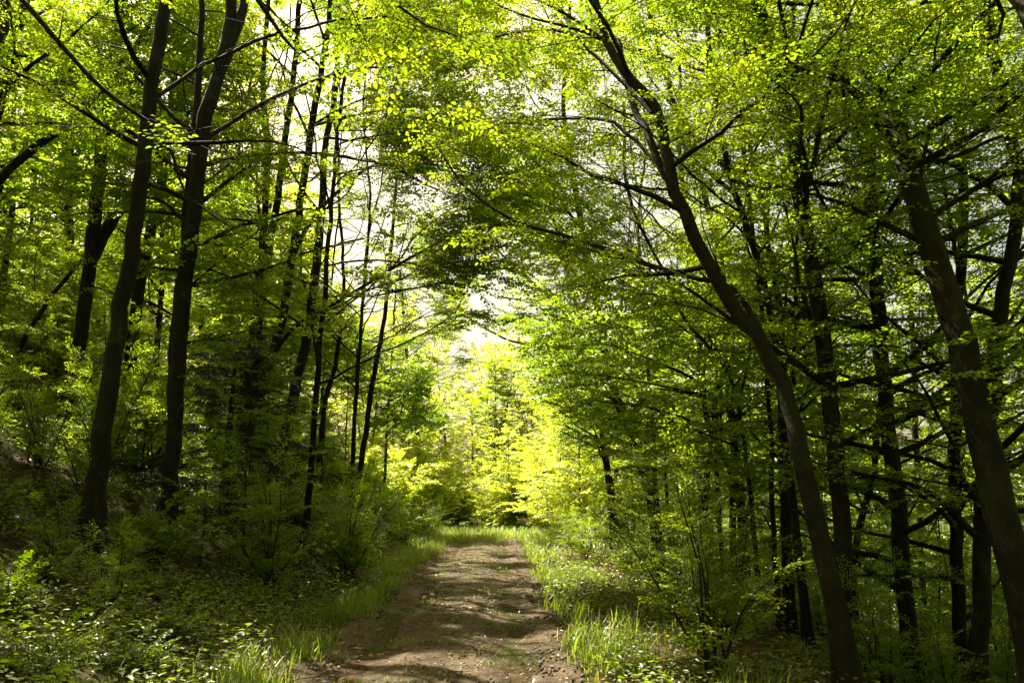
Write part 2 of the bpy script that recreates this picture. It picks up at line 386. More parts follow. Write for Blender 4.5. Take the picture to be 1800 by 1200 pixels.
def limb_path(p, az, el, ln, rs, up=.10, droop=.30, wig=.14):
    n = max(5, int(ln / .35)); pts = [np.array(p, float)]
    d = np.array((math.cos(az) * math.cos(el), math.sin(az) * math.cos(el), math.sin(el)))
    for a in range(n):
        f = a / n
        d = norm(d + rs.normal(0, wig, 3) * np.array((1, 1, .7)) + np.array((0, 0, up * (1 - f) * .35 - droop * f * .28)))
        pts.append(pts[-1] + d * ln / n)
    return np.array(pts)

def foliate(cr, pts, rad, rs, dens=1.0, start=.2, sub=.42, sp_len=.85, side_r=.35):
    """side branches with sprays along a limb; geometry of the side branches goes into the crown"""
    seg = np.linalg.norm(np.diff(pts, axis=0), axis=1); cum = np.concatenate(([0], np.cumsum(seg))); T = cum[-1]
    def pos(l):
        i0 = min(np.searchsorted(cum, l, side='right') - 1, len(seg) - 1); f = (l - cum[i0]) / max(seg[i0], 1e-6)
        return pts[i0] + (pts[i0 + 1] - pts[i0]) * f, norm(pts[i0 + 1] - pts[i0]), rad[i0]
    l = T * start; s = rs.choice((-1, 1)); step = .42 / dens
    while l < T:
        p, d, r = pos(l); s = -s
        sd_ = norm(np.cross((0, 0, 1.), d)) * s
        ln = sub * (T * 1.0) * (1 - .75 * (l / T)) * rs.uniform(.6, 1.15)
        ln = min(ln, 2.6)
        flat = np.array((d[0], d[1], d[2] * .4))
        sdv = norm(flat * .65 + sd_ * .8 + rs.normal(0, .15, 3) * (1, 1, .7))
        if ln > .5:
            k = max(3, int(ln / .3)); q = [p]; dd = sdv
            for _ in range(k): dd = norm(dd + rs.normal(0, .09, 3) + np.array((0, 0, -.02))); q.append(q[-1] + dd * ln / k)
            q = np.array(q); r0 = min(r * side_r, .022)
            v, qq = tube(q, np.linspace(r0, .004, len(q)), 4); cr.g.add(v, qq, 1)
            m = max(1, int(ln / (.36 / dens))); s2 = 1
            for a in range(m):
                f = (a + .6) / m * k; i0 = min(int(f), k - 1); pp = q[i0] + (q[i0 + 1] - q[i0]) * (f - i0); dq = norm(q[i0 + 1] - q[i0]); s2 = -s2
                cr.spray(pp, norm(dq * .6 + norm(np.cross((0, 0, 1.), dq)) * s2 * .75 + rs.normal(0, .14, 3)), sp_len * rs.uniform(.55, 1.0))
            cr.spray(q[-1], norm(q[-1] - q[-2]), sp_len * rs.uniform(.7, 1.1))
        else:
            cr.spray(p, sdv, sp_len * rs.uniform(.6, 1.0))
        l += step * rs.uniform(.7, 1.3)
    cr.spray(pts[-1], norm(pts[-1] - pts[-2]), sp_len)

def in_tunnel(P):
    """the open air over the path, and the clear space round the camera"""
    x, y, z = P[:, 0], P[:, 1], P[:, 2]
    arch = (((x + .9 + .008 * y) / (2.3 + .035 * y)) ** 2 + (np.clip(z, 0, None) / (3.3 + .125 * y)) ** 2 < 1) & (y < 44) & (y > -8)
    near = (x ** 2 + y ** 2 + (z - 1.6) ** 2 < 4.6 ** 2)
    el = (z - 1.6) / np.maximum(y, 1); wob = .5 * np.sin(z * 1.3 + y * .4) + .4 * np.sin(z * 2.9 + 1)
    slot = (np.abs(x + .04 * y - .3 + wob) < .2 + .020 * y + .25 * np.sin(z * 2.1)) & (y > 22) & (y < 62) & (el > .19) & (el < .36)
    return arch | near | slot
def sun_gap(P):
    """breaks in the leaf roof through which the sun comes down on the path, the verges and the clearing"""
    hx = P[:, 2] / math.tan(SUN_EL); gx = P[:, 0] - hx * math.sin(SUN_AZ); gy = P[:, 1] - hx * math.cos(SUN_AZ)
    g = .62 * vnoise(gx * .5, gy * 1.7, 1.0, 50) + .38 * vnoise(gx * .8, gy * 1.6, .5, 51)
    u = np.abs(gx - path_x(np.clip(gy, 0, 32)))
    th = .34 + .11 * sstep(1.6, 5, u); th = np.where(gy > 33, .12, th); th = np.where(gy < 5, .7, th); th = th + (.25 * (gx < -2.6) * (gy < 11) + .08 * (gx < -2.8) * (gy < 24) + .22 * (gx > 1.6) * (gy < 9) - .06 * (gx > 2.2) * (gy > 10)) 
    th = th + .16 * ((P[:, 0] > -1.6) & (P[:, 0] < 2.0) & (P[:, 1] > 8)) - .08 * ((P[:, 0] > 2.4) & (gy > 8)) - .04 * (u < 1.6) - .09 * (u < 2.0) * (gy > 13)
    big = vnoise(gx, gy, 3.0, 52)
    return (g + .35 * (big - .5) > th) & (u < 16) & (P[:, 2] > np.where((P[:, 0] < -3.6) & (P[:, 1] > 15) & ((u > .75) | (gy > 26)), 9.3, np.where(u < 2.2, 2.6, 7.0)))
def keep_out(P):
    """open air stays clear; the high and outer boughs are thinned to let the sun in"""
    x, y, z = P[:, 0], P[:, 1], P[:, 2]
    u = vnoise(x * 91.7, y * 77.3 + z * 53.1, 1.0, 40)
    dens = np.where(z > 1.6 + .74 * np.clip(y, 0, None) + 1.2, .28, 1.0) * np.where(np.abs(x) > .68 * np.clip(y, 0, None) + 2.5, .5, 1.0)  # sprays above and beside the view thinned so more sun gets in
    clump = vnoise(x + z * .7, y - z * .6, 2.2, 41)
    return ~in_tunnel(P) & ~sun_gap(P) & (u < dens) & ((clump > .22) | (u < .4))

# ------------------------------------------------------------------ trees traced from the place
def make_tree(label, group, trunk, Y, widths, top=18, limbs=24, lim=(3.0, 4.5), z0=2.5, name='beech_tree', lod=None, bark=None, forks=(), leaf=None,
              bias=None, seed=0, dens=1.65, nbranch=6, dY=0.0, cat='tree', dead=False, az_c=None, up_dir=(0, 0, 1)):
    """trunk: list of photograph points bottom to top; Y distance; widths in photograph pixels bottom and top"""
    rs = np.random.default_rng(seed + 100)
    if 20 < seed < 60: dens = dens * .7
    P = []; rd = []
    nT = len(trunk)
    for a, (px, py) in enumerate(trunk):
        f = a / max(1, nT - 1); p, t = at(px, py, Y + dY * f); P.append(p); rd.append(.75 * (widths[0] * (1 - f) + widths[1] * f) / 1400 * t / 2)
    # down to the ground
    d = norm(P[0] - P[1]); g = gz(P[0][0], P[0][1])
    if P[0][2] > g + .15:
        st = (P[0][2] - g) / max(.25, -d[2]) if d[2] < 0 else 0
        b = P[0] + d * st; b[2] = gz(b[0], b[1]) - .12
        P.insert(0, b); rd.insert(0, rd[0] * 1.08)
    else:
        P[0][2] = min(P[0][2], g - .12) if P[0][2] < g else g - .12
    # up to the top
    g0 = gz(P[0][0], P[0][1]); H = g0 + top
    d = norm(P[-1] - P[-2])
    while P[-1][2] < H - 1.0:
        d = norm(d * .8 + np.array(up_dir) * .28 + rs.normal(0, .10, 3)); d[2] = max(d[2], .5)
        P.append(P[-1] + norm(d) * min(1.9, H - P[-1][2])); rd.append(max(.03, rd[-1] * .86))
    base = P[0].copy(); base[2] = gz(base[0], base[1])
    pts, rr = resample(P, rd, .30)
    hgt = pts[:, 2] - base[2]
    rr = rr * (1 + .55 * np.exp(-np.clip(hgt, 0, None) / .30))
    pts = pts + rs.normal(0, .012, pts.shape) * (np.arange(len(pts)) > 1)[:, None]
    root = empty(name, base, label, cat, group)
    bk = bark or BARK
    G = Geo(); v, q = tube(pts - base, rr, 16, lump=.07, seed=seed, flare=.3 * np.exp(-np.clip(hgt[:len(pts)], 0, None) / .32)); G.add(v, q); 
    G.build('trunk', [bk], root, smooth=True)
    cr = Crown(); nb = 0
    for a in range(5):
        i0 = int(rs.integers(4, max(6, min(len(pts) - 2, 26)))); az = rs.uniform(0, 6.28); st = limb_path(pts[i0] - base, az, R(rs.uniform(10, 50)), rs.uniform(.12, .5), rs, wig=.1)
        v, q = tube(st, np.linspace(.016, .007, len(st)), 5); cr.g.add(v + base, q, 1)
    tracks = [(pts, rr)]
    for fk in forks:     # traced branches: photograph points, widths, end distance shift, foliage
        fp, fw, fdy, leafy = fk
        FP = []; FR = []
        y0 = pts[np.argmin(np.linalg.norm(pts - at(fp[0][0], fp[0][1], Y)[0], axis=1))]
        for a, (px, py) in enumerate(fp):
            f = a / (len(fp) - 1); p, t = at(px, py, y0[1] + fdy * f); FP.append(p); FR.append((fw[0] * (1 - f) + fw[1] * f) / 1400 * t / 2)
        FP[0] = y0 * .8 + FP[0] * .2 if np.linalg.norm(y0 - FP[0]) < 1.2 else FP[0]
        fpts, frr = resample(FP, FR, .3); fpts += rs.normal(0, .012, fpts.shape)
        G = Geo(); v, q = tube(fpts - base, frr, 8, lump=.05, seed=seed + 3); G.add(v, q); G.build('branch', [bk], root, smooth=True); nb += 1
        if leafy: foliate(cr, fpts, frr, rs, dens=dens * leafy, start=.15, sub=.3)
        if leafy >= .9 or leafy == 0.5: tracks.append((fpts, frr))
    zt = H - g0; limbs = int(limbs * 1.65)
    for a in range(limbs):
        f = (a + rs.uniform(0, 1)) / limbs
        hz = z0 + (zt - z0 - .6) * f
        tp, tr = tracks[0] if len(tracks) == 1 or rs.random() < .6 else tracks[rs.integers(1, len(tracks))]
        hh = tp[:, 2] - g0
        if hz > hh.max() + .5 or hz < hh.min(): tp, tr = tracks[0]; hh = tp[:, 2] - g0
        i0 = int(np.argmin(np.abs(hh - hz)))
        az = rs.uniform(0, 2 * math.pi) if az_c is None or rs.random() < .25 else rs.normal(az_c, .9)
        prof = math.sin(math.pi * (.22 + .72 * f)) ** .7
        ln = rs.uniform(*lim) * prof
        el = R(rs.uniform(5, 35) + 25 * f)
        r0 = min(tr[i0] * .5, .018 + ln * .011)
        lp = limb_path(tp[i0], az, el, ln, rs); lr = np.linspace(r0, .006, len(lp))
        if keep_out(lp).mean() < .6 and rs.random() < .8: continue
        kk = in_tunnel(lp)
        if kk.any():
            c = max(3, int(np.argmax(kk))); lp, lr = lp[:c], lr[:c]
        if nb < nbranch and lp[:, 2].min() < 12:
            G = Geo(); v, q = tube(lp - base, lr, 6); G.add(v, q); G.build('branch', [bk], root, smooth=True); nb += 1
        else:
            v, q = tube(lp, lr, 4); cr.g.add(v, q, 1)
        if not dead: foliate(cr, lp, lr, rs, dens=dens)
    tm = SP_NEAR if (lod == 0 or (lod is None and Y < 14)) else (SP_MID if lod != 2 else SP_FAR)
    cr.finish('crown', tm, [leaf or LEAF, bk], root, rs, keep=keep_out, origin=base)
    return root

UP, DN = 'beeches on the bank above the path', 'beeches on the low side of the path'
import os
T = []
def tree(*a, **k): T.append((a, k))
EAST, WEST = 0.0, math.pi
# --- bank side
tree('tall smooth grey beech leaning slightly over the bank, thickest trunk uphill', UP,
     [(150, 985), (170, 850), (187, 720), (207, 580), (229, 450), (250, 300), (268, 140), (290, 0)], 10.5, (50, 27), seed=1, z0=5, limbs=26, az_c=EAST, lim=(2.6, 4.2),
     forks=[([(262, 180), (360, 115), (480, 62), (600, 35), (700, 30)], (8, 3), 2.0, 1.0)])
tree('straight dark double trunk beech beside the small spruce, stems pressed together', UP,
     [(290, 950), (300, 820), (312, 680), (322, 540), (338, 400), (352, 290), (362, 205)], 12.5, (38, 32), seed=2, z0=4.6, limbs=30,
     forks=[([(358, 250), (430, 200), (520, 155), (620, 125), (740, 115)], (8, 3), 2.0, 1.1), ([(352, 300), (450, 272), (560, 270), (680, 292), (770, 335)], (8, 3), 4.0, 1.1), ([(362, 215), (385, 130), (420, 40), (440, -60)], (20, 14), .6, .5), ([(300, 800), (306, 620), (322, 480), (333, 340), (347, 170), (352, 60), (358, -60), (366, -200)], (22, 6), 1.2, .5),
            ([(345, 500), (440, 480), (560, 440), (640, 420)], (7, 3), 1.5, .8), ([(350, 440), (420, 400), (520, 370), (600, 365)], (7, 3), 2.0, .8), ([(360, 360), (400, 320), (440, 290)], (9, 4), .5, .8)])
tree('dark beech on the slope with a leaning limb crossing behind the grey beech', UP,
     [(120, 712), (133, 640), (146, 560), (160, 440), (172, 330), (181, 230), (192, 140), (208, 60), (222, -20)], 16.5, (33, 22), seed=3, z0=6, limbs=28,
     forks=[([(150, 455), (200, 380), (240, 335), (275, 270), (300, 220), (322, 170), (340, 120)], (22, 12), 1.5, .5), ([(190, 160), (215, 110), (235, 88), (262, 40), (280, -40)], (17, 5), .5, 0)])
tree('slim leaning beech at the upper corner, dark against bright leaves', UP,
     [(-30, 330), (0, 170), (22, 95), (45, 0)], 15, (26, 18), seed=4, z0=6, limbs=30)
tree('beech with a crooked low limb sloping up from the edge of the bank', UP,
     [(-40, 700), (-35, 520), (-30, 380), (-22, 220)], 12, (30, 26), seed=5, z0=5, limbs=20, az_c=EAST,
     forks=[([(-30, 350), (20, 295), (75, 250), (125, 215), (165, 178), (215, 110)], (17, 10), 1.0, .6)])
tree('forked beech standing high on the bank, straighter stem of the V pair', UP,
     [(428, 742), (437, 660), (444, 590), (455, 500), (463, 420), (468, 330), (470, 250), (462, 150)], 18, (23, 12), seed=6, z0=5.5, limbs=30)
tree('leaning half of the V pair with a long arching limb over the path', UP,
     [(438, 750), (462, 680), (482, 610), (500, 540), (512, 460), (524, 380), (538, 290), (552, 200), (566, 120), (580, 20)], 17.6, (24, 13), seed=7, z0=6, limbs=30,
     forks=[([(478, 622), (515, 575), (565, 545), (630, 508), (690, 470), (745, 438), (810, 412), (885, 392)], (9, 3), -1.5, .9),
            ([(512, 455), (540, 400), (580, 350), (640, 300), (720, 262), (830, 245)], (10, 3), 1.0, .8)])
tree('slim upright beech crossing behind the V pair', UP,
     [(445, 700), (452, 600), (470, 460), (488, 350), (500, 250), (512, 170), (521, 80), (528, 0)], 21, (19, 12), seed=8, z0=6, limbs=30)
tree('thick shaded beech half hidden in bank foliage behind the V pair', UP,
     [(478, 880), (492, 800), (508, 740), (524, 660), (540, 590), (552, 500), (565, 380), (572, 260)], 20, (32, 15), seed=9, z0=4.5, limbs=24)
tree('slender dark beech on the bank crest above the path bend', UP,
     [(628, 880), (634, 820), (643, 760), (652, 690), (664, 620), (676, 560), (684, 480), (690, 400)], 25, (15, 8), seed=10, z0=5, limbs=30, dens=.9)
tree('thin beech among bright leaves past the end of the bank', UP,
     [(742, 860), (736, 780), (724, 700), (716, 640), (712, 580)], 46, (11, 8), seed=11, z0=5, limbs=20, top=15, lod=2)
tree('thin crooked beech near the spruce with a bent top', UP,
     [(560, 860), (566, 760), (572, 700), (590, 640), (600, 560), (604, 470)], 22, (14, 8), seed=12, z0=4, limbs=20, top=14)
tree('slim dark beech at the picture edge low on the bank', UP,
     [(10, 720), (22, 660), (40, 600), (75, 540), (132, 470)], 17, (16, 9), seed=13, z0=4, limbs=16, top=12)
# --- low side
tree('curved beech beside the path sweeping up and over it with a long low arching limb', DN,
     [(1497, 1200), (1470, 1070), (1440, 940), (1416, 840), (1398, 750), (1378, 680), (1330, 590), (1272, 512), (1222, 420), (1185, 335), (1168, 260), (1150, 190), (1110, 140), (1082, 105), (1050, 20)], 7.6, (50, 17), seed=21,
     z0=4.4, limbs=20, dY=1.6, lim=(2.2, 3.4),
     forks=[([(1322, 545), (1290, 508), (1230, 492), (1150, 468), (1070, 440), (990, 414), (900, 386), (845, 350), (795, 300), (770, 255)], (11, 3), 3.0, .9),
            ([(1182, 330), (1150, 262), (1120, 200), (1096, 130), (1085, 70)], (15, 9), 1.5, .5), ([(1160, 235), (1080, 217), (960, 210), (840, 222), (720, 205)], (7, 3), 4.0, 1.1), ([(1084, 105), (1000, 60), (900, 60), (800, 90)], (7, 3), 3.0, 1.1), ([(1300, 560), (1230, 545), (1150, 520), (1080, 505)], (5, 2), 2.5, .9)], az_c=WEST + .5)
tree('upright dark beech directly behind the curved beech', DN,
     [(1483, 1160), (1482, 1000), (1478, 880), (1464, 740), (1450, 620), (1436, 520), (1420, 430), (1402, 320), (1384, 210), (1364, 130), (1350, 60)], 9.6, (44, 28), seed=22, z0=2.6, limbs=30, lim=(2.4, 3.8),
     forks=[([(1385, 210), (1250, 130), (1100, 85), (980, 105), (870, 140)], (9, 3), 5.0, 1.0), ([(1405, 215), (1425, 170), (1432, 110)], (7, 4), .5, .6), ([(1395, 345), (1340, 330), (1290, 318), (1240, 250), (1200, 232)], (10, 5), 1.2, .8)])
tree('thick beech rising out of the frame corner, largest trunk of the low side', DN,
     [(1830, 1230), (1800, 1060), (1762, 900), (1728, 760), (1700, 650), (1676, 560), (1650, 470), (1622, 390), (1596, 300), (1578, 220), (1540, 165), (1508, 100), (1478, 30), (1460, -20)], 7.4, (84, 24), seed=23,
     z0=4.6, limbs=24, dY=2.2, lim=(2.2, 3.6),
     forks=[([(1540, 168), (1480, 140), (1420, 128), (1370, 95), (1310, 60)], (16, 7), .8, .7), ([(1585, 235), (1640, 215), (1720, 168), (1790, 130)], (7, 3), .8, .8)])
tree('straight beech between the curved beech and the corner beech', DN,
     [(1605, 1200), (1590, 1040), (1580, 900), (1566, 800), (1555, 700), (1546, 580), (1538, 450), (1530, 320), (1524, 200)], 11.0, (40, 26), seed=24, z0=1.2, limbs=32, lim=(2.4, 3.8))
tree('narrow upright beech just inside the corner beech', DN,
     [(1690, 1200), (1684, 1020), (1680, 900), (1679, 750), (1682, 600), (1688, 450), (1694, 320)], 11.8, (30, 22), seed=25, z0=1.0, limbs=30, lim=(2.2, 3.6))
tree('leaning beech passing behind the corner beech to the picture edge', DN,
     [(1722, 1190), (1724, 1000), (1730, 860), (1742, 700), (1756, 560), (1782, 420), (1790, 300), (1768, 200), (1750, 100)], 9.6, (40, 24), seed=26, z0=1.6, limbs=28)
for a, (pp, Yq, w, lb) in enumerate([
    ([(1372, 1120), (1362, 980), (1358, 850), (1352, 720), (1340, 560), (1325, 430)], 11.5, (13, 9), 'slim stem of the close trio behind the curved beech, farthest from it'),
    ([(1384, 1125), (1380, 980), (1376, 850), (1372, 740), (1376, 600), (1360, 480)], 11.9, (20, 14), 'thickest stem of the close trio behind the curved beech'),
    ([(1398, 1110), (1390, 980), (1384, 870), (1390, 740), (1398, 600), (1400, 430)], 11.7, (11, 8), 'thin stem of the close trio behind the curved beech, nearest to it')]):
    tree(lb, 'close trio of thin beech stems', pp, Yq, w, seed=30 + a, z0=2.2, limbs=14, top=13, lim=(2.0, 3.0))
tree('dark beech low on the slope with a slight lean, before the white gap', DN,
     [(1308, 1020), (1306, 940), (1300, 860), (1290, 770), (1282, 680), (1274, 560), (1262, 440)], 16, (26, 15), seed=33, z0=2, limbs=28)
tree('inner branchy beech whose stem curves up behind the arching limb', DN,
     [(1292, 1010), (1288, 900), (1284, 820), (1250, 760), (1236, 700)], 17, (17, 14), seed=34, z0=3, limbs=24)
tree('thin pale stem standing alone in the bright gap', DN,
     [(1272, 1030), (1268, 960), (1262, 880), (1258, 800), (1256, 700)], 18, (13, 10), seed=35, z0=4, limbs=20, top=14)
tree('beech with two crossing thin stems near the grassy verge', DN,
     [(1246, 1020), (1243, 940), (1240, 860), (1252, 780), (1266, 700)], 17.5, (16, 12), seed=36, z0=2.8, limbs=22, top=15)
tree('leaning stout beech behind the verge, crown glowing over the clearing', DN,
     [(1158, 960), (1146, 880), (1130, 820), (1114, 768), (1104, 740), (1080, 690), (1060, 600), (1040, 480)], 24, (30, 16), seed=37, z0=2.6, limbs=34, az_c=WEST, lim=(3, 5.0), leaf=LEAF,
     forks=[([(1062, 610), (990, 540), (915, 480), (860, 425)], (7, 3), 2.0, .8), ([(1070, 640), (980, 610), (900, 600), (840, 570)], (6, 3), 1.0, .8), ([(1104, 742), (1130, 700), (1150, 640), (1160, 540)], (14, 8), 1, .5)])
tree('smaller beech tucked in front of the bright shrubs', DN,
     [(1080, 930), (1074, 870), (1064, 800), (1058, 760), (1050, 680)], 26, (20, 10), seed=38, z0=2.2, limbs=30, top=14, az_c=WEST, lim=(2.6, 4.4))
tree('inner bending beech whose thin crown meets the curved beech', DN,
     [(1372, 700), (1356, 560), (1330, 450), (1292, 340), (1270, 250), (1250, 130), (1240, 20)], 10.6, (18, 12), seed=39, z0=5, limbs=20,
     forks=[([(1290, 330), (1240, 300), (1205, 262), (1190, 235)], (9, 4), .8, .7), ([(1272, 250), (1244, 215), (1215, 190)], (7, 4), .5, .5)])
tree('spindly bent beech with steep side twigs under the arching limb', DN,
     [(1322, 900), (1306, 760), (1290, 680), (1270, 640), (1236, 600), (1200, 560), (1180, 500)], 13, (12, 6), seed=40, z0=2.6, limbs=16, top=9)
tree('beech forking low behind the straight beech', DN,
     [(1502, 1020), (1504, 960), (1520, 900), (1536, 830), (1544, 740), (1560, 620)], 14, (18, 13), seed=41, z0=1.4, limbs=30, top=15)
tree('distant upright beech seen between the narrow and straight beeches', DN,
     [(1620, 1010), (1616, 900), (1610, 780), (1606, 640), (1600, 480)], 18, (15, 12), seed=42, z0=1, limbs=28)
tree('dark trunk leaning in from the upper corner over the low side', DN,
     [(2080, 700), (1990, 380), (1890, 130), (1822, 40), (1765, -40)], 5.6, (80, 46), seed=43, z0=7, limbs=14, dY=.8, top=13, bark=BARK_DARK)
tree('long thin bare limb slanting down across the uphill corner in front of trunks', UP,
     [(-420, 1000), (-400, 500), (-380, 0), (-370, -300)], 8.5, (60, 50), seed=44, z0=6, limbs=18, az_c=EAST,
     forks=[([(-375, -170), (-150, -90), (30, -5), (90, 60), (150, 128), (210, 182), (262, 212), (300, 270), (330, 345), (400, 398)], (13, 3), .5, .45), ([(262, 212), (310, 225), (350, 226)], (5, 2), .3, .9)])
tree('beech behind the viewer whose shaded boughs hang into the top of the picture', UP,
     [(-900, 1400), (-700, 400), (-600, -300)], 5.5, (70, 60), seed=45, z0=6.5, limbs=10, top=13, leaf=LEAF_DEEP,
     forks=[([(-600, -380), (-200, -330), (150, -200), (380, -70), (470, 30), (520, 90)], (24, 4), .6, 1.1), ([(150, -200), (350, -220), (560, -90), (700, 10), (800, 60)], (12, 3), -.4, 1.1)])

ROWS = [(-4.6, 23, 15, 'leafy beech leaning its boughs over the path from the bank end'), (-5.6, 28, 16, 'beech on the bank end with boughs reaching over the bend'), (-7.5, 31, 17, 'tall leafy beech behind the bank end'),
        (-5.4, 34, 13, 'last leafy beech of the bank before the clearing'), (-9.5, 26, 17, 'broad leafy beech up the slope behind the slender crest beech'), (3.6, 20, 15, 'leafy beech at the verge with boughs spread over the path'),
        (5.2, 27, 16, 'leafy beech on the low side leaning to the clearing'), (4.4, 32, 14, 'last leafy beech of the verge before the clearing'), (7.2, 24, 17, 'tall leafy beech behind the leaning stout beech'), (-3.9, 15.5, 14, 'slim leafy beech at the foot of the bank with boughs high over the path'),
        (4.2, 13.5, 15, 'slim leafy beech behind the curved beech with boughs over the path'), (-7.6, 38, 15, 'leafy beech at the edge of the clearing on the uphill side'), (7.6, 38, 15, 'leafy beech at the edge of the clearing on the low side')]
ROWS = [r for r in ROWS if r[1] < 38 and r[0] not in (4.4, 4.2, 7.2)]
for a, (x, y, h, lb) in enumerate(ROWS):
    g_ = gz(x, y); f = 1400 / y; q = lambda z: (900 + x * f * 1.0 * .99, 905 - (z - 1.6) * f)
    def px_of(X_, Y_, Z_):
        dz = Z_ - EYE; fw = Y_ * math.cos(PITCH) + dz * math.sin(PITCH); up = -Y_ * math.sin(PITCH) + dz * math.cos(PITCH)
        return (900 + 1400 * X_ / fw, 600 - 1400 * up / fw)
    ln_ = -.05 * np.sign(x) * np.array([0, 1, 2.6, 5])
    tree(lb, UP if x < 0 else DN, [px_of(x + ln_[k_], y, g_ + z_) for k_, z_ in enumerate((0, 2.5, 5.5, 9))], y, (.19 * f * .95, .12 * f * .8), seed=60 + a, z0=2.8, limbs=34, top=h, az_c=EAST if x < 0 else WEST, lim=(3.6, 6.4), lod=1, dens=1.9 if x < 0 else 1.35)

for a, k in T: make_tree(*a, **k)

# ------------------------------------------------------------------ the wood behind: variants with shared meshes
def wood_variant(seed, H, r, temps, leaf, z0=.18, nl=34, lean=.4, lim=(2.4, 3.8), dens=.85, bark=None, fork=True, top_keep=.07):
    rs = np.random.default_rng(seed)
    n = int(H / .9); p = [np.array((0, 0, -.25))]; d = norm(np.array((rs.normal(0, .06), rs.normal(0, .06), 1)))
    for a in range(n): d = norm(d + rs.normal(0, .045, 3) + np.array((0, 0, .06))); p.append(p[-1] + d * (H + .25) / n)
    rr = r * np.linspace(1, .12, n + 1) ** .9
    pts, rr = resample(p, rr, .45); rr = rr * (1 + .4 * np.exp(-np.clip(pts[:, 2], 0, None) / .3))
    G = Geo(); v, q = tube(pts, rr, 9, lump=.05, seed=seed); G.add(v, q)
    cr = Crown(); tracks = [(pts, rr)]
    if fork:
        i0 = int(len(pts) * rs.uniform(.3, .5)); az = rs.uniform(0, 6.28)
        fp = limb_path(pts[i0], az, R(68), H * .45, rs, up=.5, droop=-.1, wig=.05); fr = np.linspace(rr[i0] * .7, .02, len(fp))
        v, q = tube(fp, fr, 7); G.add(v, q); tracks.append((fp, fr))
    for a in range(nl):
        f = (a + rs.uniform(0, 1)) / nl; hz = H * (z0 + (1 - z0) * f) - .3
        tp, tr = tracks[rs.integers(0, len(tracks))] if rs.random() < .5 else tracks[0]
        if hz > tp[-1][2] or hz < tp[0][2]: tp, tr = tracks[0]
        i0 = int(np.argmin(np.abs(tp[:, 2] - hz)))
        ln = rs.uniform(*lim) * math.sin(math.pi * (.25 + .68 * f)) ** .7
        lp = limb_path(tp[i0], rs.uniform(0, 6.28), R(rs.uniform(5, 35) + 25 * f), ln, rs); lr = np.linspace(min(tr[i0] * .5, .02 + .01 * ln), .008, len(lp))
        v, q = tube(lp, lr, 5); G.add(v, q)
        foliate(cr, lp, lr, rs, dens=dens, sp_len=.95)
    bk = bark or BARK_DARK
    root = empty('beech_tree', (0, 0, 0), None, 'tree')
    G.build('trunk', [bk], root, smooth=True)
    cr.finish('crown', temps, [leaf, bk], root, rs, keep=lambda P: (rs.random(len(P)) < np.where(P[:, 2] > H * .62, min(1, top_keep * 2), .85)) & (vnoise(P[:, 0] + P[:, 2] * .6, P[:, 1] - P[:, 2] * .5, 1.9, seed) > np.where(P[:, 2] > H * .5, .60 - .45 * top_keep, .26)))  # crown tops thinned so sun reaches the lower leaves
    return root

VAR = [wood_variant(200 + a, H, r, SP_FAR, lf, z0=z0, nl=int(nl * 1.25), dens=1.0, lim=lim) for a, (H, r, lf, z0, nl, lim) in enumerate([
    (18, .17, LEAF, .16, 36, (2.6, 4)), (16, .14, LEAF, .12, 34, (2.4, 3.8)), (19, .2, LEAF, .22, 36, (2.8, 4.4)), (14, .10, LEAF, .10, 30, (2.2, 3.4)),
    (17, .15, LEAF_DEEP, .15, 34, (2.4, 4)), (12, .08, LEAF_SUNLIT, .08, 28, (2, 3.2))])]
VAR += [wood_variant(270 + a, h, .13, SP_FAR, lf, z0=.04, nl=40, dens=.85, lim=(2.6, 4.2), top_keep=.8) for a, (h, lf) in enumerate([(15, LEAF_SUNLIT), (17, LEAF_SUNLIT), (13, LEAF)])]
FARV = [6, 7, 8]
VAR_USED = [False] * len(VAR)
def place(proto, used, idx, loc, rz, sc, label, group, lean=(0, 0)):
    src = proto[idx]
    if used[idx]:
        r = src.copy(); C.collection.objects.link(r)
        for ch in src.children:
            c = ch.copy(); C.collection.objects.link(c); c.parent = r
    else:
        r = src; used[idx] = True
    r.location = loc; r.rotation_euler = (lean[0], lean[1], rz); r.scale = (sc, sc, sc)
    if label: r['label'] = label
    if group: r['group'] = group
    return r

rs = np.random.default_rng(77)
heroes = [o.location.copy() for o in C.objects if o.parent is None and o.get('category') == 'tree']
used_xy = [(h.x, h.y) for h in heroes]
def scatter(n, box, mind, ok, tries=6000):
    out = []
    for _ in range(tries):
        if len(out) >= n: break
        x = rs.uniform(box[0], box[1]); y = rs.uniform(box[2], box[3])
        if not ok(x, y): continue
        if any((x - a) ** 2 + (y - b) ** 2 < mind ** 2 for a, b in used_xy): continue
        used_xy.append((x, y)); out.append((x, y))
    return out
def wood(n, box, mind, ok, label, group, vars_, sc=(.85, 1.15)):
    for x, y in scatter(n, box, mind, ok):
        place(VAR, VAR_USED, int(rs.choice(vars_)), (x, y, gz(x, y)), rs.uniform(0, 6.28), rs.uniform(*sc), label, group, (rs.normal(0, .03), rs.normal(0, .03)))
inview = lambda x, y: abs(x) < .72 * y + 6
wood(46, (-34, -6, 14, 56), 3.6, lambda x, y: inview(x, y) and x < -6.5 - .26 * np.clip(y - 20, 0, 60), 'slender dark beech deep in the wood up the slope', 'beeches in the wood up the slope', [0, 1, 2, 3, 4])
wood(8, (-17, -5.5, 26, 36), 3, lambda x, y: x < -6.5 - .12 * (y - 24), 'lower leafy beech with a full crown on the bank end', 'lower leafy beeches on the bank end', FARV, (.8, 1.0))
wood(16, (-32, -13, 36, 56), 3, lambda x, y: x < -13 - .35 * (y - 36), 'leafy beech with a full crown in the wood behind the bank end', 'leafy beeches behind the bank end', FARV, (1.2, 1.5))
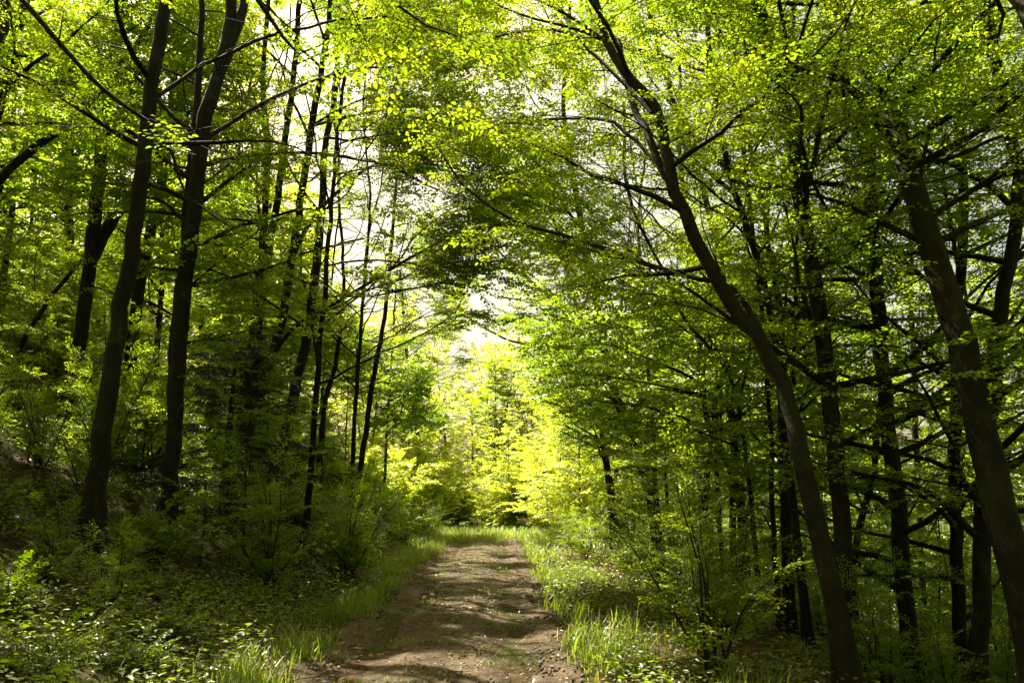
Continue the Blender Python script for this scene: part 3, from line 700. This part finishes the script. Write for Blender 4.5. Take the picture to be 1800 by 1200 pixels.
wood(15, (8, 19, 13, 46), 4.0, lambda x, y: inview(x, y) and x > 7 and x < 24, 'thin dark beech in the strip of wood above the open valley', 'beeches in the strip above the valley', [0, 1, 3, 4])
wood(18, (4.5, 15, 34, 66), 3.4, lambda x, y: x > 5 + .03 * (y - 30), 'leafy beech in the row behind the sunlit shrubs', 'beeches behind the sunlit shrubs', [0, 1, 3, 5])
wood(34, (-22, 14, 57, 68), 3.2, lambda x, y: True, 'small pale beech in the far wood beyond the clearing', 'beeches beyond the clearing', FARV, (.8, 1.0))
# trees added beside and behind the viewer, mostly unseen, to shade the near path
VAR.append(wood_variant(260, 17, .17, SP_MID, LEAF, z0=.25, nl=38, dens=.8, lim=(2.6, 4))); VAR_USED.append(False)
for x, y, v, s in [(-8.5, 3.5, 9, 1), (-6.5, -3, 9, 1), (7.5, 1, 9, 1), (10, 6.5, 9, 1), (5, -5, 9, 1), (-9.7, 11.3, 9, 1), (-13, 15, 9, 1), (-4.2, -6.5, 6, 1.2), (2.6, -9, 7, 1.1), (-1.5, -12, 6, 1.2), (7.5, -8, 8, 1.2), (-9, -8, 7, 1.1), (-6, -14, 8, 1.2), (4.5, -15, 6, 1.2), (11, -2, 7, 1.1), (12.5, 3, 8, 1.2), (-12, -1, 6, 1.1), (13, 9.5, 7, 1.1), (-13, 6, 8, 1)]:
    place(VAR, VAR_USED, v, (x, y, gz(x, y)), rs.uniform(0, 6.28), s, 'beech beside or behind the viewer, mostly out of view, shading the near path', 'beeches beside the viewer')

# ------------------------------------------------------------------ spruce
def spruce(loc, H, seed, label, mat=NEEDLE, sc=1.0, nl=46):
    rs = np.random.default_rng(seed); root = empty('spruce_tree', loc, label, 'tree')
    pts = np.array([(0, 0, -.2), (0, .02, H * .5), (.03, 0, H)]); p, r = resample(pts, [.10 * sc, .06 * sc, .01], .3)
    G = Geo(); v, q = tube(p, r, 8); G.add(v, q); G.build('trunk', [BARK_DARK], root, smooth=True)
    cr = Crown()
    for a in range(nl):
        f = (a + rs.random()) / nl; z = .4 + (H - .5) * f; ln = (1.7 * (1 - f) + .25) * sc
        az = a * 2.4 + rs.normal(0, .3); lp = limb_path((0, 0, z), az, R(5 + 20 * f), ln, rs, droop=.5)
        v, q = tube(lp, np.linspace(.014, .004, len(lp)), 4); cr.g.add(v, q, 1)
        for b in range(1, len(lp)):
            for s in (-1, 1):
                d = norm(lp[b] - lp[b - 1]); cr.spray(lp[b], norm(d * .7 + norm(np.cross((0, 0, 1.), d)) * s * .7 + np.array((0, 0, -.25))), rs.uniform(.45, .75))
        cr.spray(lp[-1], norm(lp[-1] - lp[-2]), .6)
    cr.finish('crown', SP_NEEDLE, [mat, BARK_DARK], root, rs, roll=.15)
    return root
def onground(px, Y): 
    p, t = at(px, 900, Y); return (p[0], Y, gz(p[0], Y) - .05)
spruce(onground(392, 15), 3.4, 1, 'small dark drooping spruce between the double trunk and the V pair', nl=30)
spruce(onground(962, 40), 3.4, 3, 'thin browned spruce among the sunlit shrubs', mat=DRY, sc=.8, nl=34)

# ------------------------------------------------------------------ shrubs and saplings
def shrub_variant(seed, H, temps, leaf, stems=9, spl=.8, name='shrub', arch=.5):
    rs = np.random.default_rng(seed); root = empty(name, (0, 0, 0), None, 'shrub'); G = Geo(); cr = Crown()
    for a in range(stems):
        az = rs.uniform(0, 6.28); el = R(rs.uniform(48, 86)); ln = H * rs.uniform(.75, 1.25)
        lp = limb_path((rs.normal(0, .08), rs.normal(0, .08), -.05), az, el, ln, rs, up=0, droop=arch * 1.6, wig=.10)
        lr = np.linspace(.010 + .004 * H, .003, len(lp)); v, q = tube(lp, lr, 5); G.add(v, q)
        l = .25
        while l < 1:
            i0 = min(int(l * (len(lp) - 1)), len(lp) - 2); d = norm(lp[i0 + 1] - lp[i0]); aa = rs.uniform(0, 6.28)
            dd = norm(np.array((math.cos(aa), math.sin(aa), rs.uniform(-.05, .35))) + d * .5); cr.spray(lp[i0], dd, spl * rs.uniform(.6, 1.1) * (1.1 - .4 * l)); l += .075 / max(.6, H * .55)
        cr.spray(lp[-1], norm(lp[-1] - lp[-2]), spl * .7)
    G.build('stem', [BARK_DARK], root, smooth=True); cr.finish('foliage', temps, [leaf, BARK_DARK], root, rs, roll=.3); return root
SH_CLR = [shrub_variant(300 + a, h, SP_BIG, LEAF_SUNLIT, stems=s, spl=1.1) for a, (h, s) in enumerate([(2.9, 14), (3.9, 15), (2.3, 13)])]; SH_CLR_U = [False] * 3
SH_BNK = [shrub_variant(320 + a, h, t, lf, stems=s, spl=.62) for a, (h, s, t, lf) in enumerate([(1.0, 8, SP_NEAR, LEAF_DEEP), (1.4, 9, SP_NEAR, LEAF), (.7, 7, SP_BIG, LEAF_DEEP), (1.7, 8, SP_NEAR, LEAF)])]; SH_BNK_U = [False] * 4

def sapling_variant(seed, H, leaf, temps):
    rs = np.random.default_rng(seed); root = empty('beech_sapling', (0, 0, 0), None, 'sapling')
    lp = limb_path((0, 0, -.1), rs.uniform(0, 6.28), R(84), H, rs, up=.1, droop=0, wig=.05); lr = np.linspace(.012 + H * .003, .004, len(lp))
    G = Geo(); v, q = tube(lp, lr, 6); G.add(v, q); G.build('stem', [BARK_DARK], root, smooth=True); cr = Crown()
    for a in range(int(9 * H)):
        f = .2 + .78 * (a + rs.random()) / int(9 * H); i0 = min(int(f * (len(lp) - 1)), len(lp) - 2); az = a * 2.39 + rs.normal(0, .4); ln = H * .34 * (1.15 - f) * rs.uniform(.6, 1.2) + .1
        if ln > .35:
            bp = limb_path(lp[i0], az, R(22), ln, rs, droop=.3); v, q = tube(bp, np.linspace(.006, .003, len(bp)), 3); cr.g.add(v, q, 1)
            for b in range(1, len(bp), 2): 
                d = norm(bp[b] - bp[b - 1]); cr.spray(bp[b], norm(d + norm(np.cross((0, 0, 1.), d)) * rs.choice((-.9, .9))), rs.uniform(.3, .6))
            cr.spray(bp[-1], norm(bp[-1] - bp[-2]), .6)
        else: cr.spray(lp[i0], np.array((math.cos(az), math.sin(az), .15)), rs.uniform(.35, .6))
    cr.finish('foliage', temps, [leaf, BARK_DARK], root, rs); return root
SAP = [sapling_variant(400 + a, h, lf, SP_NEAR) for a, (h, lf) in enumerate([(1.6, LEAF), (2.4, LEAF), (3.4, LEAF), (1.2, LEAF_DEEP), (4.2, LEAF)])]; SAP_U = [False] * 5

# clearing shrubs, each placed
CL = [(712, 44, 1, 1.35, 'tall pale shrub at the foot of the bank end'), (745, 42, 0, 1.1, 'bright shrub beside the path end, next to the tall pale one'), (765, 50, 2, 1.2, 'low bright shrub set back behind the grassy strip'),
      (800, 51, 1, 1.0, 'yellow-green shrub with arching tips behind the grassy strip'), (835, 50, 0, 1.15, 'wide sunlit shrub facing the middle of the path'), (868, 47, 2, 1.2, 'round low shrub under the small pyramid tree'),
      (905, 44, 0, 1.2, 'bright layered shrub at the verge where the path ends'), (935, 42, 2, 1.35, 'low spreading shrub over the dark verge'), (965, 46, 1, 1.1, 'tall shrub with drooping layers behind the browned spruce'),
      (990, 38, 0, 1.1, 'pale shrub in front of the smaller beech'), (1030, 36, 2, 1.4, 'sunlit shrub spilling onto the verge'), (1060, 33, 0, .9, 'shrub at the shade edge of the verge'),
      (680, 39, 0, 1.0, 'shrub on the end of the bank, lit from above'), (655, 36, 2, 1.2, 'low shrub clinging to the bank end'), (725, 55, 1, 1.2, 'shrub deep in the clearing before the far wood'), (850, 58, 1, 1.3, 'shrub deep in the clearing beneath the sky gap'), (920, 56, 1, 1.4, 'tall shrub behind the small pyramid tree')]
for px, Yq, v, s, lb in CL:
    place(SH_CLR, SH_CLR_U, v, onground(px, Yq), rs.uniform(0, 6.28), s * 1.02, lb, 'sunlit shrubs in the clearing')
# small pyramid tree in the clearing
def young_tree(loc, H, seed, label):
    rs = np.random.default_rng(seed); root = empty('young_tree', loc, label, 'tree')
    lp, lr = resample([(0, 0, -.2), (.05, 0, H * .5), (0, 0, H)], [.06, .04, .01], .3); G = Geo(); v, q = tube(lp, lr, 7); G.add(v, q); G.build('trunk', [BARK], root, smooth=True); cr = Crown()
    for a in range(40):
        f = (a + rs.random()) / 40; z = .5 + (H - .6) * f; ln = (1.3 + .13 * H) * (1 - f) ** .7 + .35
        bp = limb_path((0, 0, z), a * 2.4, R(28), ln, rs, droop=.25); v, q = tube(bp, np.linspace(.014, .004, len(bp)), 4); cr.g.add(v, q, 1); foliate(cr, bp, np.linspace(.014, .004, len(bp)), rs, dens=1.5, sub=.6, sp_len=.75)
    cr.finish('crown', SP_BIG, [LEAF_SUNLIT, BARK], root, rs); return root
young_tree(onground(893, 43), 5.4, 5, 'small pyramid shaped young tree glowing yellow-green in the clearing')
young_tree(onground(985, 40), 6.5, 6, 'taller young tree with layered glowing boughs beside the browned spruce')
young_tree(onground(1018, 34), 6.2, 7, 'young tree leaning bright boughs over the verge, nearest of the glowing ones')

for px, Yq, H_, lb in [(735, 52, 7, 'full light green young tree behind the tall pale shrub at the bank end'), (780, 60, 10, 'tallest full young tree closing the view straight down the path'), (828, 53, 7, 'rounder young tree just right of the tallest one at the path end'), (868, 58, 9.5, 'young tree filling the gap behind the pyramid shaped one'), (935, 54, 10, 'broad young tree behind the layered glowing boughs'), (700, 60, 10.8, 'tall young tree at the bank side of the glade'), (985, 52, 9, 'full young tree at the low side edge of the glade')]:
    young_tree(onground(px, Yq), H_, int(px), lb)
used_xy = [(h.x, h.y) for h in heroes]
rs = np.random.default_rng(78)
def strew(proto, used, n, box, mind, ok, labels, group, sc=(.75, 1.2), vs=None):
    for x, y in scatter(n, box, mind, ok):
        lb = labels(x, y)
        place(proto, used, int(rs.choice(vs if vs else len(proto))), (x, y, gz(x, y) - .02), rs.uniform(0, 6.28), rs.uniform(*sc), lb, group)
bank = lambda x, y: -13 < x < -2.6 and inview(x, y)
strew(SH_BNK, SH_BNK_U, 26, (-8, -2.7, 5.0, 10.5), .62, lambda x, y: bank(x, y) and x < path_x(y) - 1.9,
      lambda x, y: 'knee-high leafy shrub in the deep shade of the near bank', 'low shrubs on the bank', (.45, .75), [0, 2])
strew(SH_BNK, SH_BNK_U, 95, (-13, -2.7, 10.5, 34), .62, lambda x, y: bank(x, y) and x < path_x(y) - 2.0,
      lambda x, y: 'low leafy shrub on the shaded bank close to the path' if x > -4.5 else 'low leafy shrub higher up the shaded bank', 'low shrubs on the bank')
strew(SAP, SAP_U, 85, (-20, -4, 7, 36), .95, lambda x, y: inview(x, y) and x < path_x(y) - 3.2 and y > 11,
      lambda x, y: 'thin beech sapling growing among the shrubs of the bank' if y < 16 else 'thin beech sapling far up the wooded slope', 'saplings on the bank', (.8, 1.35))
strew(SAP, SAP_U, 105, (2.2, 18, 8, 38), 1.0, lambda x, y: inview(x, y) and x > path_x(y) + 3.1 + .06 * np.clip(y - 14, 0, 30),
      lambda x, y: 'beech sapling with flat leaf layers on the low side slope' if y < 18 else 'distant beech sapling on the low side slope', 'saplings on the low side', (.7, 1.3))
strew(SH_BNK, SH_BNK_U, 85, (1.2, 14, 7, 36), .72, lambda x, y: inview(x, y) and x > path_x(y) + 2.5,
      lambda x, y: 'low shrub beside the grassy verge' if x < 4 else 'low shrub under the trees of the low side', 'low shrubs on the low side', (.6, 1.0))

# ------------------------------------------------------------------ grass, herbs, litter, stones
def grass_geo(P, h, rs, w=.006, seg=3, lean=.85):
    n = len(P); az = rs.uniform(0, 6.28, n); D = np.stack((np.cos(az), np.sin(az), 0 * az), 1); S = np.stack((-np.sin(az), np.cos(az), 0 * az), 1)
    f = np.linspace(0, 1, seg + 1); ln = rs.uniform(.2, 1, n) * lean
    rows = []
    for t in f:
        c = P + np.array((0, 0, 1.)) * (h * (t - .25 * ln * t * t))[:, None] + D * (h * ln * t ** 2)[:, None]
        ww = w * (1 - t ** 2 * .93) * rs.uniform(.8, 1.2)
        rows += [c - S * ww, c + S * ww]
    v = np.stack(rows, 1); b = np.arange(n)[:, None] * (2 * (seg + 1))
    q = np.concatenate([b + np.array([[2 * k, 2 * k + 1, 2 * k + 3, 2 * k + 2]]) for k in range(seg)], 1).reshape(-1, 4)
    return v.reshape(-1, 3), q, np.repeat(np.clip(rs.normal(.5, .22, n), 0, 1), seg).astype(np.float32)
rs = np.random.default_rng(90)
G = Geo()
def tufts(x, y, per, hmin, hmax, spread, w):
    n = len(x); X_ = np.repeat(x, per) + rs.normal(0, spread, n * per); Y_ = np.repeat(y, per) + rs.normal(0, spread, n * per)
    h = np.repeat(rs.uniform(hmin, hmax, n), per) * rs.uniform(.5, 1.1, n * per)
    P = np.stack((X_, Y_, ground(X_, Y_) + .0), 1)
    d = np.hypot(X_, Y_)
    v, q, t = grass_geo(P, h, rs, w=w * 1.0); G.add(v, q, 0, t)
n = 1300; y = 5 + 30 * rs.random(n) ** 1.3; x = path_x(y) - 1.22 - np.abs(rs.normal(0, .38, n)); k = vnoise(x, y, .7, 21) > .47; tufts(x[k], y[k], 15, .06, .42, .10, .004)
n = 1100; y = 5 + 30 * rs.random(n) ** 1.2; x = path_x(y) + 1.35 + np.abs(rs.normal(0, 1.2, n)) + .0; k = vnoise(x, y, .8, 22) > .54; tufts(x[k], y[k], 15, .08, .40, .08, .0045)
n = 1300; y = 5 + 28 * rs.random(n) ** 1.2; x = path_x(y) + rs.normal(0, .26, n); k = vnoise(x, y, .8, 23) > .46; tufts(x[k], y[k], 16, .03, .13, .07, .003)
n = 2600; y = 30 + 24 * rs.random(n); x = -9 + 17 * rs.random(n); tufts(x, y, 16, .15, .55, .2, .010)
n = 500; y = rs.uniform(7, 30, n); x = path_x(y) - 2.2 - 6 * rs.random(n); k = vnoise(x, y, 1.5, 24) > .6; tufts(x[k], y[k], 14, .12, .35, .08, .0045)
tag(G.build('grass', [GRASS]), 'bright green grass tufts edging the earth path', 'grass', kind='stuff')

# herbs
G = Geo()
def herbs(x, y, hmin, hmax, per=9, leaf=.06):
    n = len(x); h = rs.uniform(hmin, hmax, n); z = ground(x, y)
    az0 = rs.uniform(0, 6.28, n)
    P = []; D = []
    for k_ in range(per):
        f = (k_ + 1) / per; az = az0 + k_ * 2.4 + rs.normal(0, .3, n)
        rad = .02 + .05 * rs.random(n)
        P.append(np.stack((x + np.cos(az) * rad, y + np.sin(az) * rad, z + h * f), 1)); D.append(np.stack((np.cos(az), np.sin(az), rs.uniform(-.3, .4, n)), 1))
    P = np.vstack(P); D = norm(np.vstack(D)); m = len(P); Nn = norm(np.array((0, 0, 1.)) + rs.normal(0, .35, (m, 3))); Nn = norm(Nn - D * (Nn * D).sum(1)[:, None])
    ln = leaf * rs.uniform(.5, 1.35, m); v, q = leaf_quads(P, D, Nn, ln, ln * .55, 0); G.add(v, q, 0, np.repeat(np.clip(rs.normal(.45, .25, m), 0, 1), 2).astype(np.float32))
n = 9500; y = 4.5 + 28 * rs.random(n) ** 1.3; x = path_x(y) - 1.7 - 9 * rs.random(n) ** 1.2; k = vnoise(x, y, 1.1, 31) > .36 + .16 * (x < -5); herbs(x[k], y[k], .08, .42)
n = 6500; y = 4.5 + 30 * rs.random(n) ** 1.3; x = path_x(y) + 1.5 + 10 * rs.random(n) ** 1.2; k = vnoise(x, y, 1.1, 32) > .40; herbs(x[k], y[k], .06, .34)
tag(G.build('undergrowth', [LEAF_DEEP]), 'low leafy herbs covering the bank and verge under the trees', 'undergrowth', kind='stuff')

# fallen leaves
G = Geo(); n = 120000
y = 4 + 34 * rs.random(n) ** 1.4; x = -22 + 40 * rs.random(n); a = np.abs(x - path_x(y)); k = (a > 1.5) | (rs.random(n) < .10); x, y = x[k], y[k]; n = len(x)
P = np.stack((x, y, ground(x, y) + .012 + .03 * rs.random(n) + .04 * (np.abs(x - path_x(y)) < 1.5)), 1); az = rs.uniform(0, 6.28, n); D = norm(np.stack((np.cos(az), np.sin(az), rs.normal(0, .25, n)), 1))
Nn = norm(np.array((0, 0, 1.)) + rs.normal(0, .45, (n, 3))); Nn = norm(Nn - D * (Nn * D).sum(1)[:, None]); ln = rs.uniform(.035, .08, n)
v, q = leaf_quads(P, D, Nn, ln, ln * .6, 0); G.add(v, q, 0, np.repeat(rs.random(n), 2).astype(np.float32))
tag(G.build('leaf_litter', [DRY]), 'dry russet fallen leaves on the forest floor', 'fallen leaves', kind='stuff')

G = Geo()
for a in range(900):
    y_ = 4.5 + 26 * rs.random() ** 1.3; x_ = rs.uniform(-8, 7); ln_ = rs.uniform(.06, .5) * (.5 if abs(x_ - path_x(y_)) < 1.4 else 1.2); th_ = rs.uniform(0, 6.28)
    pp = []
    for b in range(4):
        xx, yy = x_ + math.cos(th_) * ln_ * b / 3, y_ + math.sin(th_) * ln_ * b / 3; th_ += rs.normal(0, .18)
        pp.append((xx, yy, gz(xx, yy) + .02 + .04 * (abs(xx - path_x(yy)) < 1.4)))
    v, q = tube(np.array(pp), np.linspace(.004 + .008 * ln_, .002, 4), 4); G.add(v, q)
tag(G.build('debris', [BARK]), 'fallen twigs lying on the path and forest floor', 'fallen twigs', kind='stuff')
# stones on the path
sm, N, L = newmat('path_stone'); p = N.new('ShaderNodeBsdfPrincipled'); oi = N.new('ShaderNodeAttribute'); oi.attribute_name = 'tint'
r_ = ramp(N, L, oi.outputs['Fac'], [(0, (.06, .045, .035)), (.6, (.15, .12, .09)), (1, (.26, .22, .18))]); L.new(r_.outputs[0], p.inputs['Base Color']); p.inputs['Roughness'].default_value = .85
o = N.new('ShaderNodeOutputMaterial'); L.new(p.outputs[0], o.inputs[0])
G = Geo(); n = 9000; y = 4.5 + 27 * rs.random(n) ** 1.5; x = path_x(y) + rs.uniform(-1.4, 1.4, n); s = rs.uniform(.005, .018, n)
cube = np.array([(-1, -1, -1), (1, -1, -1), (1, 1, -1), (-1, 1, -1), (-.6, -.6, .7), (.6, -.6, .7), (.6, .6, .7), (-.6, .6, .7)], float)
V = cube[None] * s[:, None, None] * rs.uniform(.6, 1.3, (n, 1, 3)) + rs.normal(0, .22, (n, 8, 3)) * s[:, None, None]
c_, s_ = np.cos(az[:n]), np.sin(az[:n]); V2 = V.copy(); V2[..., 0] = V[..., 0] * c_[:, None] - V[..., 1] * s_[:, None]; V2[..., 1] = V[..., 0] * s_[:, None] + V[..., 1] * c_[:, None]
kk = (x - path_x(y)) / 1.42
zz = ground(x, y) + .045 - .055 * np.exp(-((np.abs(kk) - .52) / .2) ** 2) + .02 * np.exp(-(kk / .2) ** 2)
V2 += np.stack((x, y, zz), 1)[:, None]
q6 = np.array([(0, 1, 5, 4), (1, 2, 6, 5), (2, 3, 7, 6), (3, 0, 4, 7), (4, 5, 6, 7), (0, 3, 2, 1)])
G.add(V2.reshape(-1, 3), (np.arange(n)[:, None, None] * 8 + q6[None]).reshape(-1, 4), 0, np.repeat(rs.random(n), 6).astype(np.float32))
tag(G.build('gravel', [sm], smooth=True), 'small stones pressed into the earth path', 'gravel', kind='stuff')

# unused prototypes go
for arr, us in ((VAR, VAR_USED), (SH_CLR, SH_CLR_U), (SH_BNK, SH_BNK_U), (SAP, SAP_U)):
    for o_, u_ in zip(arr, us):
        if not u_:
            for ch in list(o_.children): bpy.data.objects.remove(ch)
            bpy.data.objects.remove(o_)
if os.environ.get('STATS'):
    print('faces', sum(len(m.polygons) for m in bpy.data.meshes), 'objects', len(C.objects))
